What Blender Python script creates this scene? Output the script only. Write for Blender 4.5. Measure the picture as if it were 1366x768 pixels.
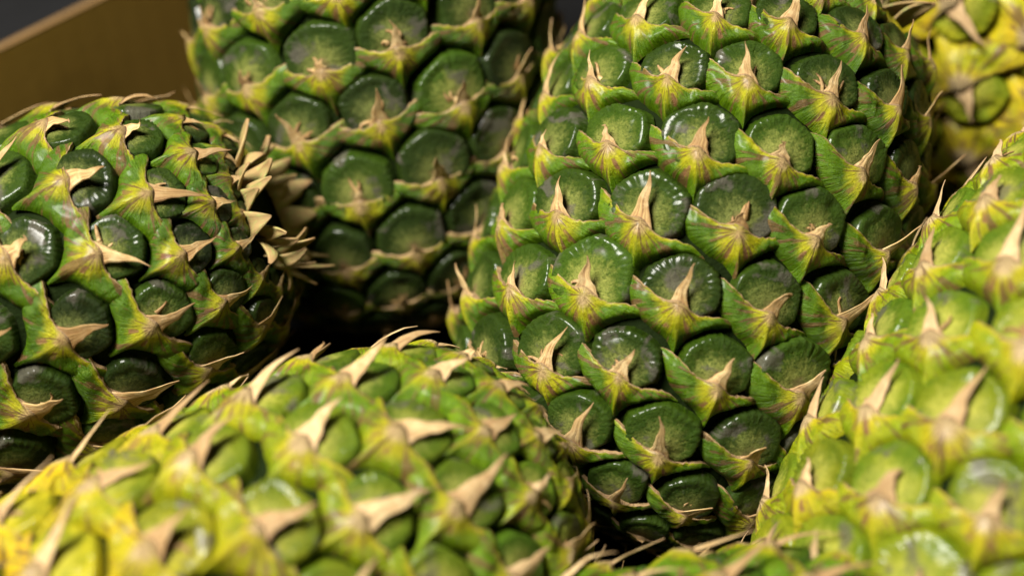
import bpy, math, random
import numpy as np
from mathutils import Vector, Matrix

for o in list(bpy.data.objects):
    bpy.data.objects.remove(o)
scene = bpy.context.scene
COL = scene.collection
rad = math.radians

# ---------------------------------------------------------------- camera
PITCH = rad(45)
CAM = np.array([0.0, 0.0, 0.42])
RT = np.array([1.0, 0, 0])
FW = np.array([0, math.cos(PITCH), -math.sin(PITCH)])
UP = np.array([0, math.sin(PITCH), math.cos(PITCH)])
LENS = 50.0
FPX = 1366 * LENS / 36.0


def at(px, py, depth):
    """a point of the place, from where it stands in the photograph and its distance"""
    return CAM + depth * FW + RT * ((px - 683) / FPX * depth) + UP * ((384 - py) / FPX * depth)


def direction(ang, back):
    """axis direction: ang degrees above the picture's horizontal, back degrees away from the viewer"""
    a, b = rad(ang), rad(back)
    return math.cos(b) * (math.cos(a) * RT + math.sin(a) * UP) + math.sin(b) * FW


cd = bpy.data.cameras.new('camera')
cd.lens = LENS
cd.sensor_width = 36
cd.clip_start = 0.01
cd.clip_end = 50
cd.dof.use_dof = True
cd.dof.focus_distance = 0.386
cd.dof.aperture_fstop = 4.0
cam = bpy.data.objects.new('camera', cd)
COL.objects.link(cam)
cam.location = CAM
cam.rotation_euler = (math.pi / 2 - PITCH, 0, 0)
scene.camera = cam

# ---------------------------------------------------------------- light
w = bpy.data.worlds.new('World')
scene.world = w
w.use_nodes = True
w.node_tree.nodes['Background'].inputs[0].default_value = (1.0, 0.9, 0.75, 1)
w.node_tree.nodes['Background'].inputs[1].default_value = 0.003


def area(name, loc, target, size, power, col):
    ld = bpy.data.lights.new(name, 'AREA')
    ld.shape = 'RECTANGLE'
    ld.size, ld.size_y = size
    ld.energy = power
    ld.color = col
    lo = bpy.data.objects.new(name, ld)
    COL.objects.link(lo)
    lo.location = loc
    lo.rotation_euler = (Vector(target) - Vector(loc)).to_track_quat('-Z', 'Y').to_euler()
    return lo


area('shop_ceiling_lamp', (-0.45, 0.16, 1.06), (0.0, 0.28, 0.1), (0.40, 0.32), 41, (1.0, 0.96, 0.88))

scene.view_settings.view_transform = 'Standard'
scene.view_settings.look = 'None'
scene.view_settings.exposure = 0.0
scene.view_settings.gamma = 1.0
scene.view_settings.use_curve_mapping = False
scene.render.engine = 'CYCLES'

# ---------------------------------------------------------------- node helper


class NT:
    def __init__(self, name):
        self.m = bpy.data.materials.new(name)
        self.m.use_nodes = True
        self.t = self.m.node_tree
        self.b = self.t.nodes['Principled BSDF']

    def n(self, kind, **kw):
        x = self.t.nodes.new(kind)
        for k, v in kw.items():
            setattr(x, k, v)
        return x

    def put(self, sock, v):
        if hasattr(v, 'is_linked') or hasattr(v, 'links'):
            self.t.links.new(v, sock)
        elif isinstance(v, (tuple, list)) and len(v) == 3 and sock.type == 'RGBA':
            sock.default_value = (*v, 1)
        else:
            sock.default_value = v

    def attr(self, name, out='Fac'):
        return self.n('ShaderNodeAttribute', attribute_name=name).outputs[out]

    def math(self, op, a, b=0.0, c=None, clamp=False):
        x = self.n('ShaderNodeMath', operation=op, use_clamp=clamp)
        self.put(x.inputs[0], a)
        self.put(x.inputs[1], b)
        if c is not None:
            self.put(x.inputs[2], c)
        return x.outputs[0]

    def mix(self, f, a, b, blend='MIX'):
        x = self.n('ShaderNodeMix', data_type='RGBA', blend_type=blend)
        self.put(x.inputs[0], f)
        self.put(x.inputs[6], a)
        self.put(x.inputs[7], b)
        return x.outputs[2]

    def ramp(self, v, lo, hi, a=0.0, b=1.0):
        x = self.n('ShaderNodeMapRange', interpolation_type='SMOOTHSTEP')
        self.put(x.inputs[0], v)
        x.inputs[1].default_value = lo
        x.inputs[2].default_value = hi
        x.inputs[3].default_value = a
        x.inputs[4].default_value = b
        return x.outputs[0]

    def noise(self, vec, scale, detail=4, rough=0.6, dist=0.0):
        x = self.n('ShaderNodeTexNoise')
        self.put(x.inputs['Vector'], vec)
        x.inputs['Scale'].default_value = scale
        x.inputs['Detail'].default_value = detail
        x.inputs['Roughness'].default_value = rough
        x.inputs['Distortion'].default_value = dist
        return x.outputs[0]

    def vscale(self, vec, s):
        x = self.n('ShaderNodeMapping')
        self.put(x.inputs['Vector'], vec)
        x.inputs['Scale'].default_value = s
        return x.outputs[0]

    def bump(self, h, strength, dist, prev=None):
        x = self.n('ShaderNodeBump')
        x.inputs['Strength'].default_value = strength
        x.inputs['Distance'].default_value = dist
        self.put(x.inputs['Height'], h)
        if prev is not None:
            self.put(x.inputs['Normal'], prev)
        return x.outputs[0]

    def set(self, **kw):
        names = {'col': 'Base Color', 'rough': 'Roughness', 'normal': 'Normal', 'sss': 'Subsurface Weight',
                 'coat': 'Coat Weight', 'coat_rough': 'Coat Roughness', 'spec': 'Specular IOR Level',
                 'sss_scale': 'Subsurface Scale'}
        for k, v in kw.items():
            self.put(self.b.inputs[names[k]], v)


# attributes on the fruit meshes: lc = place on the fruitlet (x, y, seed), pc = polar place round the spine root,
# rho = radius on the eye, dry = dryness towards the spine, rim = nearness to the papery free edge,
# ripe = ripeness of the rind (grows towards the base of the fruit), viv = how fresh the green is
def eye_material():
    k = NT('eye_rind')
    lc, pc = k.attr('lc', 'Vector'), k.attr('pc', 'Vector')
    rho, ripe, viv = k.attr('rho'), k.attr('ripe'), k.attr('viv')
    n1 = k.noise(lc, 3.2, 5, 0.6)
    n2 = k.noise(lc, 16, 6, 0.7)
    n3 = k.noise(k.vscale(pc, (9, 1.6, 1)), 1.0, 4, 0.6)
    fine = k.noise(lc, 75, 3, 0.7)
    dark = k.mix(n1, (0.0022, 0.0058, 0.0002), (0.011, 0.020, 0.0005))
    fresh = k.mix(n1, (0.030, 0.095, 0.002), (0.11, 0.20, 0.006))
    c = k.mix(viv, dark, fresh)
    # frosted centre
    q = k.math('ADD', rho, k.math('MULTIPLY', k.math('SUBTRACT', n2, 0.5), 0.9))
    q = k.math('ADD', q, k.math('MULTIPLY', k.math('SUBTRACT', n3, 0.5), 0.4))
    q = k.math('SUBTRACT', q, k.math('MULTIPLY', viv, 0.22))
    frost = k.ramp(q, 0.70, 0.14)
    fam = k.math('MULTIPLY', frost, k.ramp(n1, 0.30, 0.62, 0.55, 1.0))
    pale = k.mix(viv, (0.130, 0.150, 0.038), (0.38, 0.38, 0.07))
    c = k.mix(fam, c, pale)
    bloom = k.ramp(k.noise(lc, 6.5, 6, 0.72), 0.46, 0.70)
    c = k.mix(k.math('MULTIPLY', bloom, k.ramp(rho, 0.9, 0.5, 0.04, 0.34)), c, k.mix(viv, (0.060, 0.075, 0.022), (0.17, 0.25, 0.02)))
    n4 = k.noise(lc, 34, 4, 0.75)
    c = k.mix(k.ramp(n4, 0.50, 0.36, 0, 0.6), c, k.mix(viv, (0.004, 0.010, 0.0003), (0.03, 0.09, 0.002)))
    # yellow when ripe
    c = k.mix(k.math('MULTIPLY', ripe, k.ramp(n1, 0.35, 0.65, 0.3, 0.8)), c, (0.52, 0.42, 0.012))
    # weathered grey brown patches
    seedn = k.noise(k.vscale(lc, (1, 1, 1)), 2.3, 3, 0.55, 0.4)
    patch = k.ramp(k.math('ADD', seedn, k.math('MULTIPLY', n2, 0.22)), 0.68, 0.78)
    c = k.mix(k.math('MULTIPLY', patch, 0.75), c, (0.085, 0.075, 0.058))
    core = k.ramp(k.math('ADD', rho, k.math('MULTIPLY', n2, 0.35)), 0.46, 0.22)
    c = k.mix(k.math('MULTIPLY', core, k.ramp(n1, 0.4, 0.6, 0.25, 0.9)), c, k.mix(n2, (0.07, 0.035, 0.012), (0.24, 0.17, 0.08)))
    # pale dust specks
    spk = k.ramp(fine, 0.66, 0.76)
    c = k.mix(k.math('MULTIPLY', spk, 0.30), c, (0.16, 0.18, 0.06))
    nb = k.bump(n2, 0.75, 0.0018)
    nb = k.bump(n4, 0.5, 0.0008, nb)
    nb = k.bump(n3, 0.28, 0.0012, nb)
    nb = k.bump(fine, 0.40, 0.0005, nb)
    k.set(col=c, rough=k.ramp(n2, 0.3, 0.7, 0.42, 0.62), normal=nb, coat=k.ramp(rho, 0.60, 0.85, 0.01, 0.26), coat_rough=0.20, spec=0.12)
    return k.m


def bract_material():
    k = NT('bract_rind')
    lc, pc = k.attr('lc', 'Vector'), k.attr('pc', 'Vector')
    dry, rim, ripe, viv = k.attr('dry'), k.attr('rim'), k.attr('ripe'), k.attr('viv')
    n1 = k.noise(lc, 2.6, 4, 0.6)
    n2 = k.noise(lc, 13, 6, 0.68)
    st = k.noise(k.vscale(pc, (7.5, 0.9, 1)), 1.0, 5, 0.62)
    st2 = k.noise(k.vscale(pc, (26, 2.2, 1)), 1.0, 4, 0.6)
    fine = k.noise(lc, 80, 3, 0.7)
    g0 = k.mix(n1, (0.013, 0.044, 0.0004), (0.065, 0.130, 0.0008))
    g1 = k.mix(n1, (0.052, 0.150, 0.0008), (0.19, 0.30, 0.0012))
    c = k.mix(viv, g0, g1)
    mot = k.noise(lc, 7.5, 7, 0.75, 0.6)
    c = k.mix(k.ramp(mot, 0.44, 0.32, 0, 0.5), c, (0.012, 0.034, 0.0008))
    c = k.mix(k.ramp(mot, 0.56, 0.72, 0, 0.6), c, (0.16, 0.20, 0.006))
    # yellow flush towards the spine root
    d2 = k.math('ADD', dry, k.math('MULTIPLY', k.math('SUBTRACT', st, 0.5), 0.65))
    d2 = k.math('ADD', d2, k.math('MULTIPLY', k.math('SUBTRACT', n1, 0.5), 0.5))
    yel = k.ramp(d2, 0.12, 0.70)
    c = k.mix(k.math('MULTIPLY', yel, 0.85), c, k.mix(n2, (0.25, 0.25, 0.0015), (0.47, 0.40, 0.005)))
    rp = k.math('MULTIPLY', ripe, k.ramp(n1, 0.30, 0.60, 0.45, 1.0))
    c = k.mix(rp, c, k.mix(n1, (0.72, 0.56, 0.010), (0.66, 0.32, 0.008)))
    # dry straw coloured part at the root of the spine, running out in streaks
    d3 = k.math('ADD', dry, k.math('MULTIPLY', k.math('SUBTRACT', st2, 0.5), 0.55))
    d3 = k.math('ADD', d3, k.math('MULTIPLY', k.math('SUBTRACT', n2, 0.5), 0.35))
    d3 = k.math('ADD', d3, k.math('MULTIPLY', viv, 0.22))
    straw = k.mix(st2, (0.26, 0.145, 0.040), k.mix(viv, (0.50, 0.36, 0.15), (0.74, 0.60, 0.34)))
    c = k.mix(k.ramp(d3, 0.78, 1.12), c, straw)
    # brown scars
    scar = k.ramp(k.math('ADD', k.noise(k.vscale(pc, (3.2, 1.3, 1)), 1.9, 3, 0.5), k.math('MULTIPLY', n2, 0.18)), 0.62, 0.70)
    c = k.mix(k.math('MULTIPLY', scar, 0.85), c, k.mix(n2, (0.055, 0.022, 0.008), (0.17, 0.085, 0.035)))
    sep = k.n('ShaderNodeSeparateXYZ')
    k.put(sep.inputs[0], pc)
    da = k.math('ABSOLUTE', k.math('SUBTRACT', k.math('ABSOLUTE', k.math('ADD', sep.outputs[0], k.math('MULTIPLY', k.math('SUBTRACT', n1, 0.5), 0.5))), 0.40))
    dr_ = k.math('ABSOLUTE', k.math('SUBTRACT', k.math('ADD', sep.outputs[1], k.math('MULTIPLY', k.math('SUBTRACT', n2, 0.5), 0.16)), 0.22))
    slit = k.math('MULTIPLY', k.ramp(da, 0.15, 0.06), k.ramp(dr_, 0.075, 0.045))
    c = k.mix(k.math('MULTIPLY', slit, k.ramp(n1, 0.40, 0.55, 0.15, 0.9)), c, k.mix(n2, (0.10, 0.030, 0.010), (0.26, 0.13, 0.06)))
    n4 = k.noise(lc, 30, 4, 0.75)
    c = k.mix(k.ramp(n4, 0.48, 0.34, 0, 0.5), c, k.mix(yel, (0.016, 0.045, 0.0006), (0.13, 0.10, 0.006)))
    # papery free edge
    r2 = k.math('ADD', rim, k.math('MULTIPLY', k.math('SUBTRACT', n2, 0.5), 1.1))
    c = k.mix(k.ramp(r2, 0.62, 0.9), c, k.mix(n2, (0.17, 0.075, 0.030), (0.46, 0.33, 0.17)))
    spk = k.ramp(fine, 0.60, 0.74)
    c = k.mix(k.math('MULTIPLY', spk, 0.22), c, (0.36, 0.36, 0.10))
    nb = k.bump(st, 0.6, 0.0020)
    nb = k.bump(st2, 0.6, 0.0010, nb)
    nb = k.bump(n2, 0.6, 0.0014, nb)
    nb = k.bump(fine, 0.5, 0.0005, nb)
    k.set(col=c, rough=k.ramp(d3, 0.3, 0.9, 0.36, 0.66), normal=nb, coat=0.10, coat_rough=0.25, spec=0.25)
    return k.m


def spine_material():
    k = NT('dry_spine')
    lc, pc = k.attr('lc', 'Vector'), k.attr('pc', 'Vector')
    lam = k.attr('rho')
    n2 = k.noise(lc, 8, 5, 0.65)
    st = k.noise(k.vscale(pc, (16, 1.1, 1)), 1.0, 5, 0.62)
    c = k.mix(k.ramp(st, 0.33, 0.66), (0.17, 0.078, 0.020), (0.47, 0.325, 0.125))
    c = k.mix(k.ramp(n2, 0.42, 0.70, 0.0, 0.7), c, (0.56, 0.43, 0.22))
    tip = k.ramp(k.math('ADD', lam, k.math('MULTIPLY', k.math('SUBTRACT', n2, 0.5), 0.7)), 0.62, 1.0)
    c = k.mix(k.math('MULTIPLY', tip, 0.6), c, (0.17, 0.075, 0.030))
    root = k.ramp(k.math('ADD', lam, k.math('MULTIPLY', st, 0.35)), 0.32, 0.10)
    c = k.mix(k.math('MULTIPLY', root, 0.45), c, (0.24, 0.10, 0.035))
    oi = k.n('ShaderNodeObjectInfo').outputs['Random']
    vs_ = k.attr('viv')
    c = k.mix(k.math('MULTIPLY', vs_, 0.32), c, (0.66, 0.49, 0.30))
    c = k.mix(k.math('MULTIPLY', k.ramp(oi, 0.45, 1.0, 0.0, 0.75), k.math('SUBTRACT', 1.0, k.math('MULTIPLY', vs_, 0.35))), c, k.mix(st, (0.085, 0.034, 0.010), (0.26, 0.145, 0.045)))
    nb = k.bump(st, 0.6, 0.0008)
    nb = k.bump(n2, 0.3, 0.0006, nb)
    k.set(col=c, rough=0.62, normal=nb, spec=0.3)
    return k.m


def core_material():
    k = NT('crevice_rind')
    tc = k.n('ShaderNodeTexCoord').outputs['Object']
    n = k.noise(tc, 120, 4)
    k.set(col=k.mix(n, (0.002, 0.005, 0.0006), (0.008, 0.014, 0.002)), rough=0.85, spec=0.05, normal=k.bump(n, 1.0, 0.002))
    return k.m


def leaf_material():
    k = NT('withered_leaf')
    lc = k.attr('lc', 'Vector')
    lam = k.attr('rho')
    st = k.noise(k.vscale(lc, (30, 2.0, 1)), 1.0, 5, 0.6)
    n = k.noise(lc, 4, 4)
    c = k.mix(st, (0.17, 0.10, 0.035), (0.42, 0.30, 0.12))
    c = k.mix(k.ramp(n, 0.45, 0.65, 0, 0.7), c, (0.27, 0.30, 0.09))
    c = k.mix(k.ramp(lam, 0.6, 1.0, 0, 0.6), c, (0.22, 0.11, 0.05))
    k.set(col=c, rough=0.6, normal=k.bump(st, 0.5, 0.0008), spec=0.3)
    return k.m


def card_material(name, c1, c2, rough):
    k = NT(name)
    tc = k.n('ShaderNodeTexCoord').outputs['Object']
    fl = k.noise(k.vscale(tc, (1, 1, 9)), 60, 4)
    n = k.noise(tc, 14, 5)
    f2 = k.noise(tc, 420, 3)
    c = k.mix(k.math('ADD', k.math('MULTIPLY', fl, 0.4), k.math('MULTIPLY', n, 0.6)), c1, c2)
    c = k.mix(k.ramp(f2, 0.6, 0.75, 0, 0.25), c, tuple(min(1, x * 1.6) for x in c2))
    stain = k.ramp(k.noise(tc, 9, 5, 0.6, 0.8), 0.48, 0.68)
    c = k.mix(k.math('MULTIPLY', stain, 0.45), c, tuple(x * 0.45 for x in c1))
    wv = k.n('ShaderNodeTexWave', bands_direction='DIAGONAL')
    k.put(wv.inputs['Vector'], k.vscale(tc, (1, 1, 0)))
    wv.inputs['Scale'].default_value = 48
    wv.inputs['Distortion'].default_value = 0.6
    nb = k.bump(wv.outputs[1], 0.06, 0.0004)
    k.set(col=c, rough=rough, normal=k.bump(f2, 0.2, 0.0003, nb), spec=0.06)
    return k.m


M_EYE, M_BRACT, M_SPINE, M_CORE, M_LEAF = eye_material(), bract_material(), spine_material(), core_material(), leaf_material()
M_CARD = card_material('cardboard', (0.50, 0.30, 0.055), (0.62, 0.39, 0.085), 0.75)
M_CARDEDGE = card_material('cardboard_edge', (0.10, 0.06, 0.025), (0.17, 0.10, 0.04), 0.85)
M_BLACK = card_material('black_print_and_gap_shade', (0.005, 0.005, 0.0052), (0.010, 0.010, 0.0105), 0.9)  # print of the flaps; on the box base it is painted shade
M_TABLE = card_material('dark_shelf', (0.02, 0.018, 0.016), (0.035, 0.03, 0.026), 0.6)


# ---------------------------------------------------------------- mesh helper
def link(name, verts, faces, mat, parent=None, attrs=None, smooth=True):
    me = bpy.data.meshes.new(name)
    me.from_pydata(np.asarray(verts).tolist(), [], faces)
    for k, v in (attrs or {}).items():
        v = np.asarray(v, dtype=np.float32)
        if v.ndim == 2:
            a = me.attributes.new(k, 'FLOAT_VECTOR', 'POINT')
            a.data.foreach_set('vector', v.ravel())
        else:
            a = me.attributes.new(k, 'FLOAT', 'POINT')
            a.data.foreach_set('value', v)
    if smooth:
        me.polygons.foreach_set('use_smooth', np.ones(len(me.polygons), dtype=bool))
    me.materials.append(mat)
    o = bpy.data.objects.new(name, me)
    COL.objects.link(o)
    if parent is not None:
        o.parent = parent
    return o


_gridcache = {}


def grid_faces(nr, nc, off=0, flip=False):
    key = (nr, nc, off, flip)
    if key not in _gridcache:
        f = []
        for i in range(nr - 1):
            for j in range(nc - 1):
                a = off + i * nc + j
                q = (a, a + 1, a + nc + 1, a + nc)
                f.append(q[::-1] if flip else q)
        _gridcache[key] = f
    return _gridcache[key]


def n1d(rs, n, lo, hi):
    """a smooth 1-d random function: sum of sines"""
    fr = rs.uniform(lo, hi, n)
    ph = rs.uniform(0, 6.28, n)
    am = rs.uniform(0.4, 1.0, n)
    am /= am.sum()
    return lambda x: sum(am[i] * np.sin(fr[i] * x + ph[i]) for i in range(n))


def sstep(a, b, x):
    t = np.clip((x - a) / (b - a), 0, 1)
    return t * t * (3 - 2 * t)


class Body:
    """surface of revolution with a conformal map from the hexagonal fruitlet lattice"""

    def __init__(self, R, H, p, q, taper=0.06, power=3.0, chir=-1):
        self.R, self.H, self.chir = R, H, chir
        self.N = math.sqrt(p * p + p * q + q * q)
        self.ang = math.atan2(q * 0.8660254, p + q * 0.5)
        s = np.linspace(-0.992 * H, 0.992 * H, 1600)
        r = R * (1 - np.abs(s / H) ** power) ** (1 / power) * (1 - taper * s / H)
        dr = np.gradient(r, s)
        arc = np.sqrt(1 + dr * dr)
        v = np.concatenate([[0], np.cumsum(0.5 * (arc[1:] / r[1:] + arc[:-1] / r[:-1]) * np.diff(s))])
        v -= np.interp(0, s, v)
        self.s, self.r, self.dr, self.v = s, r, dr, v

    def pos(self, th, v, h):
        """th around, v conformal height (radians), h height off the surface in fruitlet units -> xyz"""
        s = np.interp(v, self.v, self.s)
        r = np.interp(v, self.v, self.r)
        dr = np.interp(v, self.v, self.dr)
        ln = np.sqrt(1 + dr * dr)
        a = 2 * math.pi * r / self.N
        nr, ns = 1 / ln, -dr / ln
        rr = r + h * a * nr
        return np.stack([rr * np.cos(th), rr * np.sin(th), s + h * a * ns], -1)

    def lattice(self, vmin, vmax, phase=(0.0, 0.0)):
        c, s_ = math.cos(self.ang), math.sin(self.ang)
        out = []
        N = self.N
        for i in range(-60, 61):
            for j in range(-60, 61):
                x = i + 0.5 * j
                y = 0.8660254 * j
                # the lattice row direction rises by ang from the circumference
                wv = x * c + y * s_
                uv = self.chir * (-x * s_ + y * c)
                wv += phase[0]
                uv += phase[1]
                v = uv * 2 * math.pi / N
                if -1e-6 <= wv < N - 1e-6 and vmin < v < vmax:
                    out.append((wv * 2 * math.pi / N, v))
        return out


def pineapple(name, label, centre, axis, body, seed, roll=0.0, phase=(0, 0), viv=0.0, ripe=(0.0, 0.0), twist=0.0,
              v_range=None, dry=0.0, spine=(0.32, 0.62), crown=0, elev=(8, 46), es=0.92, sw=0.125, fm=1.0, rl=0.68, crown_r=0.32):
    rs = np.random.RandomState(seed)
    root = bpy.data.objects.new(name, None)
    root.empty_display_size = 0.02
    COL.objects.link(root)
    root['label'] = label
    root['category'] = 'pineapple'
    root['group'] = 'pineapples packed in the box'
    ax = Vector(axis).normalized()
    quat = Vector((0, 0, 1)).rotation_difference(ax)
    # the side that looks at the camera is th = 0
    M = quat.to_matrix()
    tocam = M.inverted() @ (Vector(CAM) - Vector(centre))
    th0 = math.atan2(tocam.y, tocam.x)
    M = M @ Matrix.Rotation(th0 + rad(roll), 3, 'Z')
    root.matrix_world = Matrix.Translation(Vector(centre)) @ M.to_4x4()
    Mi = np.array(M)
    C3 = np.array(centre)
    # core
    ns, nt = 40, 48
    sv = np.sin(np.linspace(-1, 1, ns) * math.pi / 2) * body.s[-1]
    rv = np.interp(sv, body.s, body.r) * 0.968
    vs, fs = [], []
    for i in range(ns):
        for j in range(nt):
            t = 2 * math.pi * j / nt
            vs.append((rv[i] * math.cos(t), rv[i] * math.sin(t), sv[i] * 0.985))
    for i in range(ns - 1):
        for j in range(nt):
            fs.append((i * nt + j, i * nt + (j + 1) % nt, (i + 1) * nt + (j + 1) % nt, (i + 1) * nt + j))
    fs.append(tuple(range(nt))[::-1])
    fs.append(tuple((ns - 1) * nt + j for j in range(nt)))
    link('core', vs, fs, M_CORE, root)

    vlo = body.v[np.argmax(body.r > 0.32 * body.R)]
    vhi = body.v[len(body.r) - 1 - np.argmax(body.r[::-1] > crown_r * body.R)]
    if v_range:
        vlo, vhi = v_range
    turn = -body.chir * body.ang
    k2 = 2 * math.pi / body.N
    for (th, v) in body.lattice(vlo, vhi, phase):
        p0 = body.pos(np.array(th), np.array(v), np.array(0.0))
        p1 = body.pos(np.array(th), np.array(v), np.array(1.0))
        nrm = Mi @ (p1 - p0)
        nrm /= np.linalg.norm(nrm)
        wp = C3 + Mi @ p0
        view = CAM - wp
        view /= np.linalg.norm(view)
        facing = float(nrm @ view)
        hi = facing > -0.22
        jit_a = rs.normal(0, rad(4.5))
        jx, jy = rs.normal(0, 0.026, 2)
        jz = rs.normal(0, 0.016)
        sc = 1 + rs.normal(0, 0.03)
        lift = rs.uniform(0.85, 1.15)
        cj, sj = math.cos(turn + jit_a), math.sin(turn + jit_a)

        def emb(x, y, z):
            X = sc * (x * cj - y * sj) + jx
            Y = sc * (x * sj + y * cj) + jy
            return body.pos(th + X * k2, v + Y * k2, z * lift * rl + jz)

        sd = rs.uniform(0, 60)
        sf = float(np.interp(v, body.v, body.s)) / body.H
        rp = np.clip(ripe[0] + (ripe[1] - ripe[0]) * (0.5 - 0.5 * sf) ** 3.4 + rs.normal(0, 0.05), 0, 1) if max(ripe) > 0 else 0.0
        vv = np.clip(viv + rs.normal(0, 0.07), 0, 1)

        # ---- eye
        nr_, nt_ = (15, 84) if hi else (6, 20)
        rho = np.linspace(0, 1, nr_) ** 0.66
        ta = np.linspace(0, 2 * math.pi, nt_, endpoint=False)
        RHO, TA = np.meshgrid(rho[1:], ta, indexing='ij')
        wob = n1d(rs, 3, 1, 1)
        w2 = rs.uniform(0, 6.28, 3)
        outline = 1 + 0.030 * np.sin(2 * TA + w2[0]) + 0.022 * np.sin(3 * TA + w2[1]) + 0.014 * np.sin(5 * TA + w2[2])
        hexr = math.cos(math.pi / 6) / np.cos(np.mod(TA + math.pi / 6, math.pi / 3) - math.pi / 6) / 0.955
        outline = outline * (0.55 + 0.45 * hexr)
        eyc = 0.07 + 0.10 * (1 - es)
        evar = es * (1 + rs.normal(0, 0.035))
        ex, ey = 0.530 * evar * outline, 0.455 * evar * outline
        ncr = rs.uniform(26, 36)
        cph = TA * round(ncr) + 0.9 * np.sin(3 * TA + w2[1]) + 0.7 * np.sin(7 * TA + w2[0])
        flute = np.abs(np.sin(cph * 0.5)) ** 0.7
        amp = rs.uniform(0.6, 1.15) * (0.72 + 0.28 * np.sin(2 * TA + w2[2])) * sstep(-0.9, 0.4, np.sin(TA) + 0.35 * np.sin(TA * 2 + w2[0]))
        wr = n1d(rs, 4, 1, 1)
        kq = rs.randint(2, 7, 3)
        PR = RHO * (1 + 0.07 * (1 - RHO) * 2.2 * (np.sin(kq[0] * TA + w2[0]) + 0.7 * np.sin(kq[1] * TA + w2[1]) + 0.5 * np.sin(11 * TA + w2[2])))
        fl = flute * amp * (sstep(0.50, 0.78, PR) * (1 - 0.45 * sstep(0.93, 1.0, RHO)))
        X = RHO * ex * np.cos(TA)
        Y = eyc + RHO * ey * np.sin(TA)
        X = X * (1 + 0.03 * (flute - 0.6) * amp * sstep(0.7, 1, RHO))
        Y = Y + 0.012 * (flute - 0.6) * amp * sstep(0.7, 1, RHO) * np.sin(TA)
        dz = rs.uniform(-0.02, 0.03)
        Z = 0.098 + 0.050 * (1 - RHO ** 2) - 0.022 * np.exp(-((PR - 0.58) / 0.10) ** 2) * (0.5 + 0.5 * np.sin(TA + w2[1])) \
            + 0.016 * np.exp(-((PR - 0.78) / 0.12) ** 2) * (0.6 + 0.4 * np.sin(2 * TA + w2[0])) - 0.26 * sstep(0.83, 1.0, RHO) ** 1.25 + dz
        Z = Z + fm * 0.050 * (fl - 0.5 * amp * sstep(0.5, 0.8, RHO))
        Z = Z + 0.018 * np.sin(X * 9 + w2[0]) * np.sin(Y * 8 + w2[1]) * (1 - RHO ** 3)
        Z = Z + rs.normal(0, 0.05) * X + (0.02 + rs.normal(0, 0.05)) * Y
        if rs.rand() < 0.22:  # a shrunken hollow
            hx, hy = rs.uniform(-0.2, 0.2), rs.uniform(0.10, 0.33)
            Z = Z - 0.075 * np.exp(-((X - hx) ** 2 + (Y - hy) ** 2) / 0.010)
        cz = 0.098 + 0.050 + dz
        pts = emb(np.concatenate([[0], X.ravel()]), np.concatenate([[eyc], Y.ravel()]), np.concatenate([[cz], Z.ravel()]))
        faces = [(0, 1 + j, 1 + (j + 1) % nt_) for j in range(nt_)]
        for i in range(nr_ - 2):
            b = 1 + i * nt_
            for j in range(nt_):
                j2 = (j + 1) % nt_
                faces.append((b + j, b + nt_ + j, b + nt_ + j2, b + j2))
        xx = np.concatenate([[0], X.ravel()])
        yy = np.concatenate([[eyc], Y.ravel()])
        nv = len(xx)
        py = yy + 0.12 - 0.3 * (1 - es)
        ang = np.arctan2(xx, py + 1e-4)
        # distance from the flower scar, a bit above the spine root
        rr = np.sqrt((xx / 0.50) ** 2 + ((yy + 0.04) / 0.50) ** 2) / es
        eye = link('eye', pts, faces, M_EYE, root, dict(
            lc=np.stack([xx + sd, yy, np.full(nv, sd * 0.37)], -1),
            pc=np.stack([ang, np.hypot(xx, py), np.full(nv, sd)], -1),
            rho=rr, ripe=np.full(nv, rp), viv=np.full(nv, vv)))

        # ---- bract
        nc, nt2 = (41, 15) if hi else (13, 5)
        lin = np.linspace(-1, 1, nc)
        s = np.sign(lin) * np.abs(lin) ** 1.25
        W = 0.70 + 1.0 * (1 - es)
        p_in = 0.42 + 0.9 * (0.92 - es)
        y0 = -0.17 + 0.30 * (1 - es) + rs.normal(0, 0.02)
        asym = twist + rs.normal(0, 0.05)
        edge_n = n1d(rs, 4, 6, 22)
        xs = W * s
        sp_off = 0.05 * asym
        yt = -0.185 + 0.30 * (1 - es) + 0.27 * np.abs(s) ** 1.6 + 0.095 * np.exp(-(s / 0.17) ** 2) - 0.42 * asym * xs + 0.020 * edge_n(s * 3) * sstep(0.15, 0.4, np.abs(s))
        dxl = np.clip((np.abs(xs) - 0.5) / (0.53 * es), -1, 1)
        yb = -0.866 + eyc + 0.455 * es * np.sqrt(np.clip(1 - dxl ** 2, 0, 1)) - 0.03
        yb = np.maximum(yb, -0.80)
        pin = 0.6 * np.clip((np.abs(s) - p_in) / (1 - p_in), 0, 1) ** 1.2 + 0.4 * sstep(0.65, 1, np.abs(s))
        ymid = -0.06 - 0.42 * asym * xs
        yt = yt * (1 - pin) + (ymid + 0.012) * pin
        yb = yb * (1 - pin) + (ymid - 0.012) * pin
        zt = 0.145 + 0.05 * np.exp(-(s / 0.50) ** 2) + (0.09 + rs.normal(0, 0.02)) * np.exp(-(s / 0.20) ** 2) - 0.02 * s
        zt = zt - 0.24 * pin + 0.022 * edge_n(s * 4 + 2) * sstep(0.15, 0.4, np.abs(s))
        zb = -0.13 + 0.07 * np.exp(-(s / 0.10) ** 2)
        t = np.linspace(0, 1, nt2) ** 0.8
        T, S = np.meshgrid(t, s, indexing='ij')
        XS = np.broadcast_to(xs, T.shape).copy()
        YY = yt * (1 - T) + yb * T
        ex_ = 1.6 + 3.2 * sstep(0.0, 0.35, np.abs(S))
        prof = 1 - T ** ex_
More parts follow.
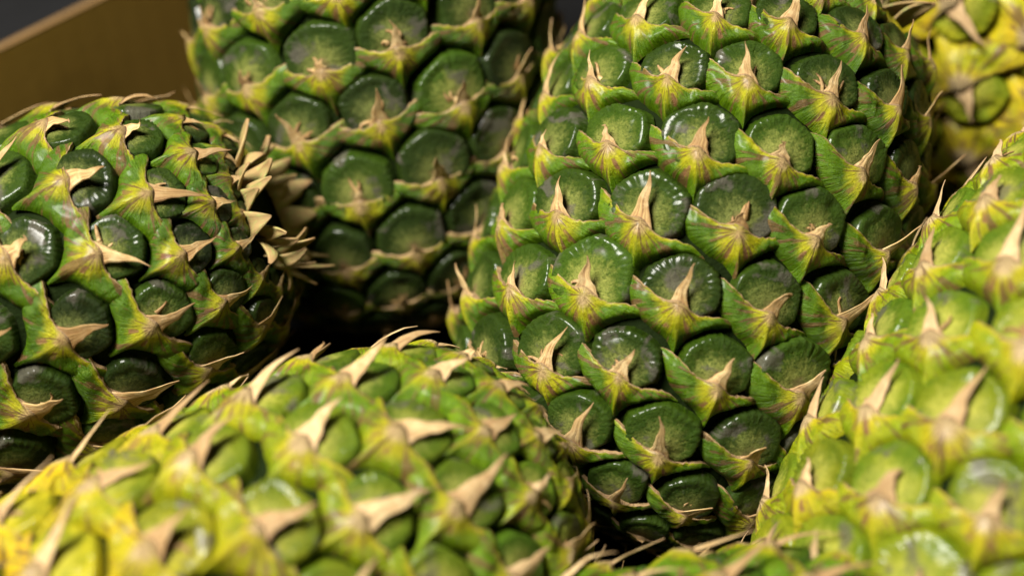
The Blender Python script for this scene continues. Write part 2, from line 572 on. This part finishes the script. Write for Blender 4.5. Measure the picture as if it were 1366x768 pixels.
        ZZ = zt * prof + zb * (1 - prof) + 0.045 * np.sin(np.pi * T) ** 0.9 * (1 - 0.55 * np.abs(S)) - 0.060 * np.exp(-((np.abs(S) - 0.30) / 0.15) ** 2) * np.sin(np.pi * np.clip(T * 1.3, 0, 1))
        ZZ += 0.040 * np.exp(-(XS / 0.055) ** 2) * np.sin(np.pi * np.clip(T * 0.9 + 0.1, 0, 1)) ** 0.8
        phi = np.arctan2(XS, -(YY - y0) + 0.03)
        fold = n1d(rs, 5, 5, 17)
        ZZ += 0.030 * fold(phi * 1.5) * sstep(0.02, 0.25, T) * (1 - 0.5 * T)
        lump = rs.uniform(0, 6.28, 4)
        ZZ += 0.014 * np.sin(XS * 13 + lump[0]) * np.sin(YY * 11 + lump[1]) + 0.007 * np.sin(XS * 31 + lump[3]) * np.sin(YY * 27 + lump[2])
        ZZ += 0.012 * np.sin(XS * 52 + 3 * np.sin(XS * 7 + lump[1])) * sstep(0.66, 0.9, T) * (np.abs(S) > 0.1)
        XS += 0.010 * np.sin(YY * 14 + lump[2]) * (1 - np.abs(S))
        # the return of the free edge, a thin turned-in lip
        e1 = np.stack([XS[0], YY[0] - 0.004, ZZ[0] - 0.022], -1)
        e2 = np.stack([XS[0] * 0.99, YY[0] + 0.004, np.minimum(ZZ[0] - 0.05, 0.05 + 0 * ZZ[0]) - 0.03], -1)
        G = np.concatenate([e2[None], e1[None], np.stack([XS, YY, ZZ], -1)], 0)
        pts = emb(G[..., 0].ravel(), G[..., 1].ravel(), G[..., 2].ravel())
        gx, gy = G[..., 0].ravel(), G[..., 1].ravel()
        nv = len(gx)
        dist = np.hypot(gx * 1.0, (gy - y0 + 0.02) * 0.85)
        tt = np.concatenate([[0, 0], t])
        tq = np.repeat(tt, nc)
        sq = np.abs(np.tile(s, nt2 + 2))
        dryv = np.clip(1.0 - dist / (0.30 + 0.04 * rs.normal()), 0, 1)
        arm = np.clip(1 - sq / 1.0, 0, 1) ** 0.8 * np.clip(1 - tq / 0.36, 0, 1) * rs.uniform(0.6, 1.0)
        keel = np.clip(1 - tq / 0.98, 0, 1) ** 0.8 * np.exp(-(gx / 0.080) ** 2) * rs.uniform(0.6, 1.0)
        dryv = np.maximum(np.maximum(dryv, arm), keel) + 0.25 * (dryv + arm) * 0.5 + dry
        rimv = np.repeat(np.clip(1 - tt / 0.14, 0, 1), nc)
        pang = np.arctan2(gx, -(gy - y0) + 0.03)
        bract = link('bract', pts, grid_faces(nt2 + 2, nc, 0, True), M_BRACT, root, dict(
            lc=np.stack([gx + sd, gy, np.full(nv, sd * 0.61)], -1),
            pc=np.stack([pang, np.hypot(gx, gy - y0), np.full(nv, sd)], -1),
            dry=dryv, rim=rimv, ripe=np.full(nv, rp), viv=np.full(nv, vv)))

        # ---- spine
        L = rs.uniform(*spine)
        broken = rs.rand() < 0.22
        if broken:
            L *= 0.45
        lean = turn * 0.9 + rs.normal(0, rad(13))
        el = rad(rs.uniform(*elev))
        bend = rad(rs.normal(4, 15) + (rs.normal(0, 45) if rs.rand() < 0.15 else 0))
        side = rad(rs.normal(0, 12))
        half = sw * rs.uniform(0.85, 1.15)
        idx = np.where(np.abs(xs) <= half)[0]
        if len(idx) < 3:
            idx = np.arange(nc // 2 - 1, nc // 2 + 2)
        bx, by, bz = XS[0, idx], YY[0, idx], ZZ[0, idx]
        nl = 15 if hi else 5
        lam = np.linspace(0, 1, nl)
        cx, cy, cz_ = [0.0], [float(YY[0, nc // 2])], [float(ZZ[0, nc // 2])]
        for i in range(nl - 1):
            e = el + bend * lam[i] * (1.6 if lam[i] > 0.5 else 0.8)
            ln_ = lean + side * lam[i]
            d = L / (nl - 1)
            cx.append(cx[-1] + d * math.cos(e) * math.sin(ln_))
            cy.append(cy[-1] + d * math.cos(e) * math.cos(ln_))
            cz_.append(cz_[-1] + d * math.sin(e))
        cx, cy, cz_ = np.array(cx), np.array(cy), np.array(cz_)
        wl = (1 - lam) ** 0.92 * (0.68 + 0.32 * np.exp(-lam * 5.0))
        wl[-1] = 0.03 if not broken else 0.25
        xn = bx / half
        ragl, ragr = n1d(rs, 4, 8, 26), n1d(rs, 4, 8, 26)
        curl = rs.uniform(0.15, 0.9) * np.sign(rs.rand() - 0.25)
        crk = n1d(rs, 4, 4, 13)
        roll_ = rs.normal(0, 0.5) * lam
        rag = 1 + 0.22 * np.where(bx[None] < 0, ragl(lam)[:, None], ragr(lam)[:, None]) * sstep(0.0, 0.25, lam)[:, None]
        gx = cx[:, None] + bx[None] * rag * wl[:, None] * np.cos(roll_)[:, None]
        gy = cy[:, None] + (by - by[len(by) // 2])[None] * ((1 - lam) ** 2)[:, None] - 0.3 * np.abs(bx)[None] * lam[:, None] * wl[:, None]
        gz = cz_[:, None] + (bz - bz[len(bz) // 2])[None] * ((1 - lam) ** 2)[:, None] \
            + bx[None] * wl[:, None] * np.sin(roll_)[:, None] \
            + curl * 0.5 * half * (xn ** 2)[None] * (wl * sstep(0, 0.3, lam))[:, None] \
            + 0.022 * crk(xn * 2.2)[None] * (sstep(0, 0.2, lam) * wl)[:, None]
        gx = gx + 0.012 * np.sin(lam * 9 + lump[3])[:, None] * sstep(0, 0.3, lam)[:, None]
        nb_ = len(idx)
        top = np.stack([gx, gy, gz], -1)
        thick = 0.016
        bot = top.copy()
        bot[..., 2] -= thick * math.cos(el)
        bot[..., 1] += thick * math.sin(el)
        allp = np.concatenate([top.reshape(-1, 3), bot.reshape(-1, 3)], 0)
        pts = emb(allp[:, 0], allp[:, 1], allp[:, 2])
        n_ = nl * nb_
        fl_ = False
        faces = list(grid_faces(nl, nb_, 0, fl_)) + list(grid_faces(nl, nb_, n_, not fl_))
        for i in range(nl - 1):
            a, b = i * nb_, (i + 1) * nb_
            q1, q2 = (a, b, b + n_, a + n_), (b + nb_ - 1, a + nb_ - 1, a + nb_ - 1 + n_, b + nb_ - 1 + n_)
            faces += [q1[::-1], q2[::-1]] if fl_ else [q1, q2]
        lastr = (nl - 1) * nb_
        for j in range(nb_ - 1):
            q1 = (lastr + j, lastr + j + 1, lastr + j + 1 + n_, lastr + j + n_)
            faces.append(q1)
        lam2 = np.tile(np.repeat(lam, nb_), 2)
        xn2 = np.tile(np.tile(xn, nl), 2)
        link('spine', pts, faces, M_SPINE, bract, dict(
            lc=np.stack([allp[:, 0] + sd, allp[:, 1], allp[:, 2]], -1),
            pc=np.stack([xn2 * 0.5, lam2, np.full(2 * n_, sd)], -1), rho=lam2, viv=np.full(2 * n_, vv)))

        # ---- shrivelled flower remains in some eyes
        if hi and rs.rand() < 0.55:
            vs, fs, lcs, rhos = [], [], [], []
            for q in range(rs.randint(2, 5)):
                bx0, by0 = rs.uniform(-0.10, 0.10), -0.08 + 0.3 * (1 - es) + rs.uniform(-0.03, 0.05)
                a0 = rs.uniform(-1.5, 1.5)
                ln0 = rs.uniform(0.10, 0.30)
                cu = rs.normal(0, 2.2)
                e0 = rs.uniform(0.1, 1.1)
                off = len(vs)
                x_, y_, z_ = bx0, by0, 0.14
                for i in range(7):
                    f = i / 6
                    aa = a0 + cu * f * f
                    ee = e0 - 1.6 * f * rs.uniform(0.6, 1.2)
                    wd = 0.034 * (1 - 0.8 * f) + 0.004
                    for sg in (-1, 0, 1):
                        vs.append((x_ + sg * wd * math.cos(aa), y_ - sg * wd * math.sin(aa), z_ + (0.014 if sg == 0 else 0)))
                    for sg in (1, 0, -1):
                        vs.append((x_ + sg * wd * 0.8 * math.cos(aa), y_ - sg * wd * 0.8 * math.sin(aa), z_ - 0.012))
                    rhos += [f] * 6
                    x_ += ln0 / 6 * math.sin(aa) * math.cos(ee)
                    y_ += ln0 / 6 * math.cos(aa) * math.cos(ee)
                    z_ = max(z_ + ln0 / 6 * math.sin(ee), 0.14)
                for i in range(6):
                    for j in range(6):
                        a, b = off + i * 6 + j, off + i * 6 + (j + 1) % 6
                        fs.append((a, a + 6, b + 6, b))
                fs.append(tuple(off + 36 + j for j in range(6)))
            vs = np.array(vs)
            pts = emb(vs[:, 0], vs[:, 1], vs[:, 2])
            link('dried_flower', pts, fs, M_SPINE, eye, dict(
                lc=vs + sd, pc=np.stack([vs[:, 0] * 3, vs[:, 1] * 3, np.full(len(vs), sd)], -1), rho=0.55 + 0.45 * np.array(rhos)))

    # ---- withered leaf bases at the crown end
    for i in range(crown):
        th = i * 2.39996 + rs.normal(0, 0.15)
        f = i / max(1, crown - 1)
        v0 = vhi - 0.02 + 0.55 * f
        ln0 = rs.uniform(0.007, 0.015)
        wd0 = rs.uniform(0.0016, 0.0042)
        base = body.pos(np.array(th), np.array(min(v0, body.v[-1] - 0.05)), np.array(0.0))
        er = np.array([math.cos(th), math.sin(th), 0])
        et = np.array([-er[1], er[0], 0])
        ez = np.array([0, 0, 1.0])
        tiltv = rs.uniform(0.35, 1.25) - 0.5 * f
        curlv = rs.normal(0.3, 0.8)
        vs, fs, lcs, rh = [], [], [], []
        p = base.copy()
        n_l = 9
        tw = rs.normal(0, 0.5)
        for k in range(n_l):
            q = k / (n_l - 1)
            aa = tiltv + curlv * q
            d = er * math.sin(aa) + ez * math.cos(aa)
            nn = er * math.cos(aa) - ez * math.sin(aa)
            wd = wd0 * (1 - q ** 1.6) + 0.0003
            lat = et * math.cos(tw * q) + nn * math.sin(tw * q)
            for sg in (-1, -0.5, 0, 0.5, 1):
                vs.append(p + lat * wd * sg + nn * (0.30 * wd * sg * sg))
                lcs.append((sg * 0.5 + i * 3.1, q, i)); rh.append(q)
            for sg in (1, 0.5, 0, -0.5, -1):
                vs.append(p + lat * wd * sg + nn * (0.30 * wd * sg * sg - 0.0006))
                lcs.append((sg * 0.5 + i * 3.1, q, i)); rh.append(q)
            p = p + d * ln0 / (n_l - 1)
        for k in range(n_l - 1):
            for j in range(10):
                a, b = k * 10 + j, k * 10 + (j + 1) % 10
                fs.append((a, b, b + 10, a + 10))
        fs.append(tuple((n_l - 1) * 10 + j for j in range(10)))
        link('crown_leaf', vs, fs, M_LEAF, root, dict(lc=np.array(lcs), rho=np.array(rh)))
    return root


# ---------------------------------------------------------------- the box and the shelf under it
FLOOR = 0.045
EDGE = at(65, 34, 0.505)
RIM = float(EDGE[2])
az = rad(47)
du = np.array([math.cos(az), math.sin(az)])           # along the visible wall
dn = np.array([math.sin(az), -math.cos(az)])          # from that wall into the box


def slab(name, corners, z0, z1, mat, parent=None):
    vs = [(x, y, z0) for x, y in corners] + [(x, y, z1) for x, y in corners]
    fs = [(3, 2, 1, 0), (4, 5, 6, 7)] + [(i, (i + 1) % 4, (i + 1) % 4 + 4, i + 4) for i in range(4)]
    return link(name, vs, fs, mat, parent, smooth=False)


tb = slab('shelf_top', [(-1.5, -1.2), (1.5, -1.2), (1.5, 1.8), (-1.5, 1.8)], FLOOR - 0.035, FLOOR - 0.006, M_TABLE)
tb['kind'] = 'structure'
box = bpy.data.objects.new('cardboard_box', None)
COL.objects.link(box)
box['label'] = 'shallow brown cardboard box with a black outside that holds the pineapples'
box['category'] = 'box'
E2 = EDGE[:2]
UA, UB, DEP, TH = -0.34, 0.60, 0.52, 0.003


def pl(u, d):
    q = E2 + du * u + dn * d
    return (float(q[0]), float(q[1]))


box.location = (*pl((UA + UB) / 2, DEP / 2), FLOOR - 0.005)
box_parts = []


def wall(u0, u1, d0, d1, z0, z1, mat, name):
    o = slab(name, [pl(u0, d0), pl(u1, d0), pl(u1, d1), pl(u0, d1)], z0, z1, mat)
    o.parent = box
    o.matrix_parent_inverse = Matrix.Translation(-Vector(box.location))
    return o


wall(UA, UB, 0, DEP, FLOOR - 0.005, FLOOR, M_BLACK, 'base')  # base coloured near-black to stand in for shade between the fruits
for (a, b, c, d) in ((UA, UB, -TH, 0), (UA, UB, DEP, DEP + TH), (UA - TH, UA, -TH, DEP + TH), (UB, UB + TH, -TH, DEP + TH)):
    wall(a, b, c, d, FLOOR - 0.005, RIM - 0.0008, M_CARD, 'side_wall')
    wall(a, b, c, d, RIM - 0.0008, RIM, M_CARDEDGE, 'cut_edge')


def flap(p0, p1, out, wid, drop):
    vs = []
    for (x, y) in (p0, p1):
        for (o_, dz) in ((0.0, -0.001), (wid, -drop), (wid, -drop - 0.003), (0.0, -0.005)):
            vs.append((x + out[0] * o_, y + out[1] * o_, RIM + dz))
    fs = [(0, 1, 5, 4), (1, 2, 6, 5), (2, 3, 7, 6), (3, 0, 4, 7), (3, 2, 1, 0), (4, 5, 6, 7)]
    o = link('folded_flap', vs, fs, M_BLACK, None, smooth=False)
    o.parent = box
    o.matrix_parent_inverse = Matrix.Translation(-Vector(box.location))


flap(pl(UA, -TH - 0.0006), pl(UB, -TH - 0.0006), -dn, 0.09, 0.012)
flap(pl(UB + TH + 0.0006, DEP), pl(UB + TH + 0.0006, 0), du, 0.09, 0.012)

# ---------------------------------------------------------------- pineapples
FRUITS = [
    dict(name='pineapple', label='sharp dark green pineapple leaning back between its neighbours, spines pointing up',
         centre=at(928, 330, 0.436), axis=direction(71, 2), body=Body(0.0605, 0.090, 14, 4, power=3.0), seed=3, viv=0.22,
         phase=(0.30, 0.15), twist=0.85, crown=34, dry=0.0, es=0.97, sw=0.14, crown_r=0.64),
    dict(name='pineapple', label='green pineapple lying beside the brown box wall, straw tips pointing sideways to the dark gap',
         centre=at(32, 410, 0.425), axis=direction(20, -8), body=Body(0.0505, 0.080, 11, 3), seed=11, viv=0.16,
         phase=(0.1, 0.4), twist=0.1, crown=34, dry=0.02, spine=(0.50, 0.80), es=0.88, sw=0.17, rl=0.58),
    dict(name='pineapple', label='dark green pineapple standing behind, its lower end sunk in deep shadow',
         centre=at(503, 36, 0.475), axis=direction(93, -16), body=Body(0.0585, 0.100, 13, 4), seed=23, viv=0.14, rl=0.58,
         phase=(0.2, 0.1), twist=0.0, spine=(0.22, 0.5), es=0.98),
    dict(name='pineapple', label='bright pineapple turning yellow at its base, lying in front of the sideways one',
         centre=at(312, 834, 0.362), axis=direction(27, 14), body=Body(0.0530, 0.094, 12, 3), seed=37, viv=0.62,
         ripe=(0.06, 3.4), twist=0.1, dry=0.04, spine=(0.5, 0.85), es=0.92, sw=0.18, rl=0.60),
    dict(name='pineapple', label='bright light green pineapple with pale eyes, brown spines along its sloping edge',
         centre=at(1400, 630, 0.375), axis=direction(60, 6), body=Body(0.0590, 0.100, 13, 4), seed=41, viv=0.80,
         ripe=(0.14, 0.6), twist=0.2, dry=0.05, spine=(0.4, 0.65), es=0.95, sw=0.15, fm=1.9, rl=0.52),
    dict(name='pineapple', label='green pineapple of which only the rounded top shows at the foot of the gap',
         centre=at(880, 1052, 0.340), axis=direction(12, 0), body=Body(0.0500, 0.090, 13, 4), seed=53, viv=0.5,
         twist=0.1, dry=0.05, spine=(0.6, 0.9), es=0.74),
    dict(name='pineapple', label='ripe orange yellow pineapple behind the leaning one',
         centre=at(1372, 15, 0.510), axis=direction(-60, 10), body=Body(0.0650, 0.098, 13, 3), seed=61, viv=0.95,
         ripe=(0.5, 1.0), twist=0.1, dry=0.12, spine=(0.5, 0.8), es=0.80, rl=0.7),
]
for F in FRUITS:
    pineapple(**F)
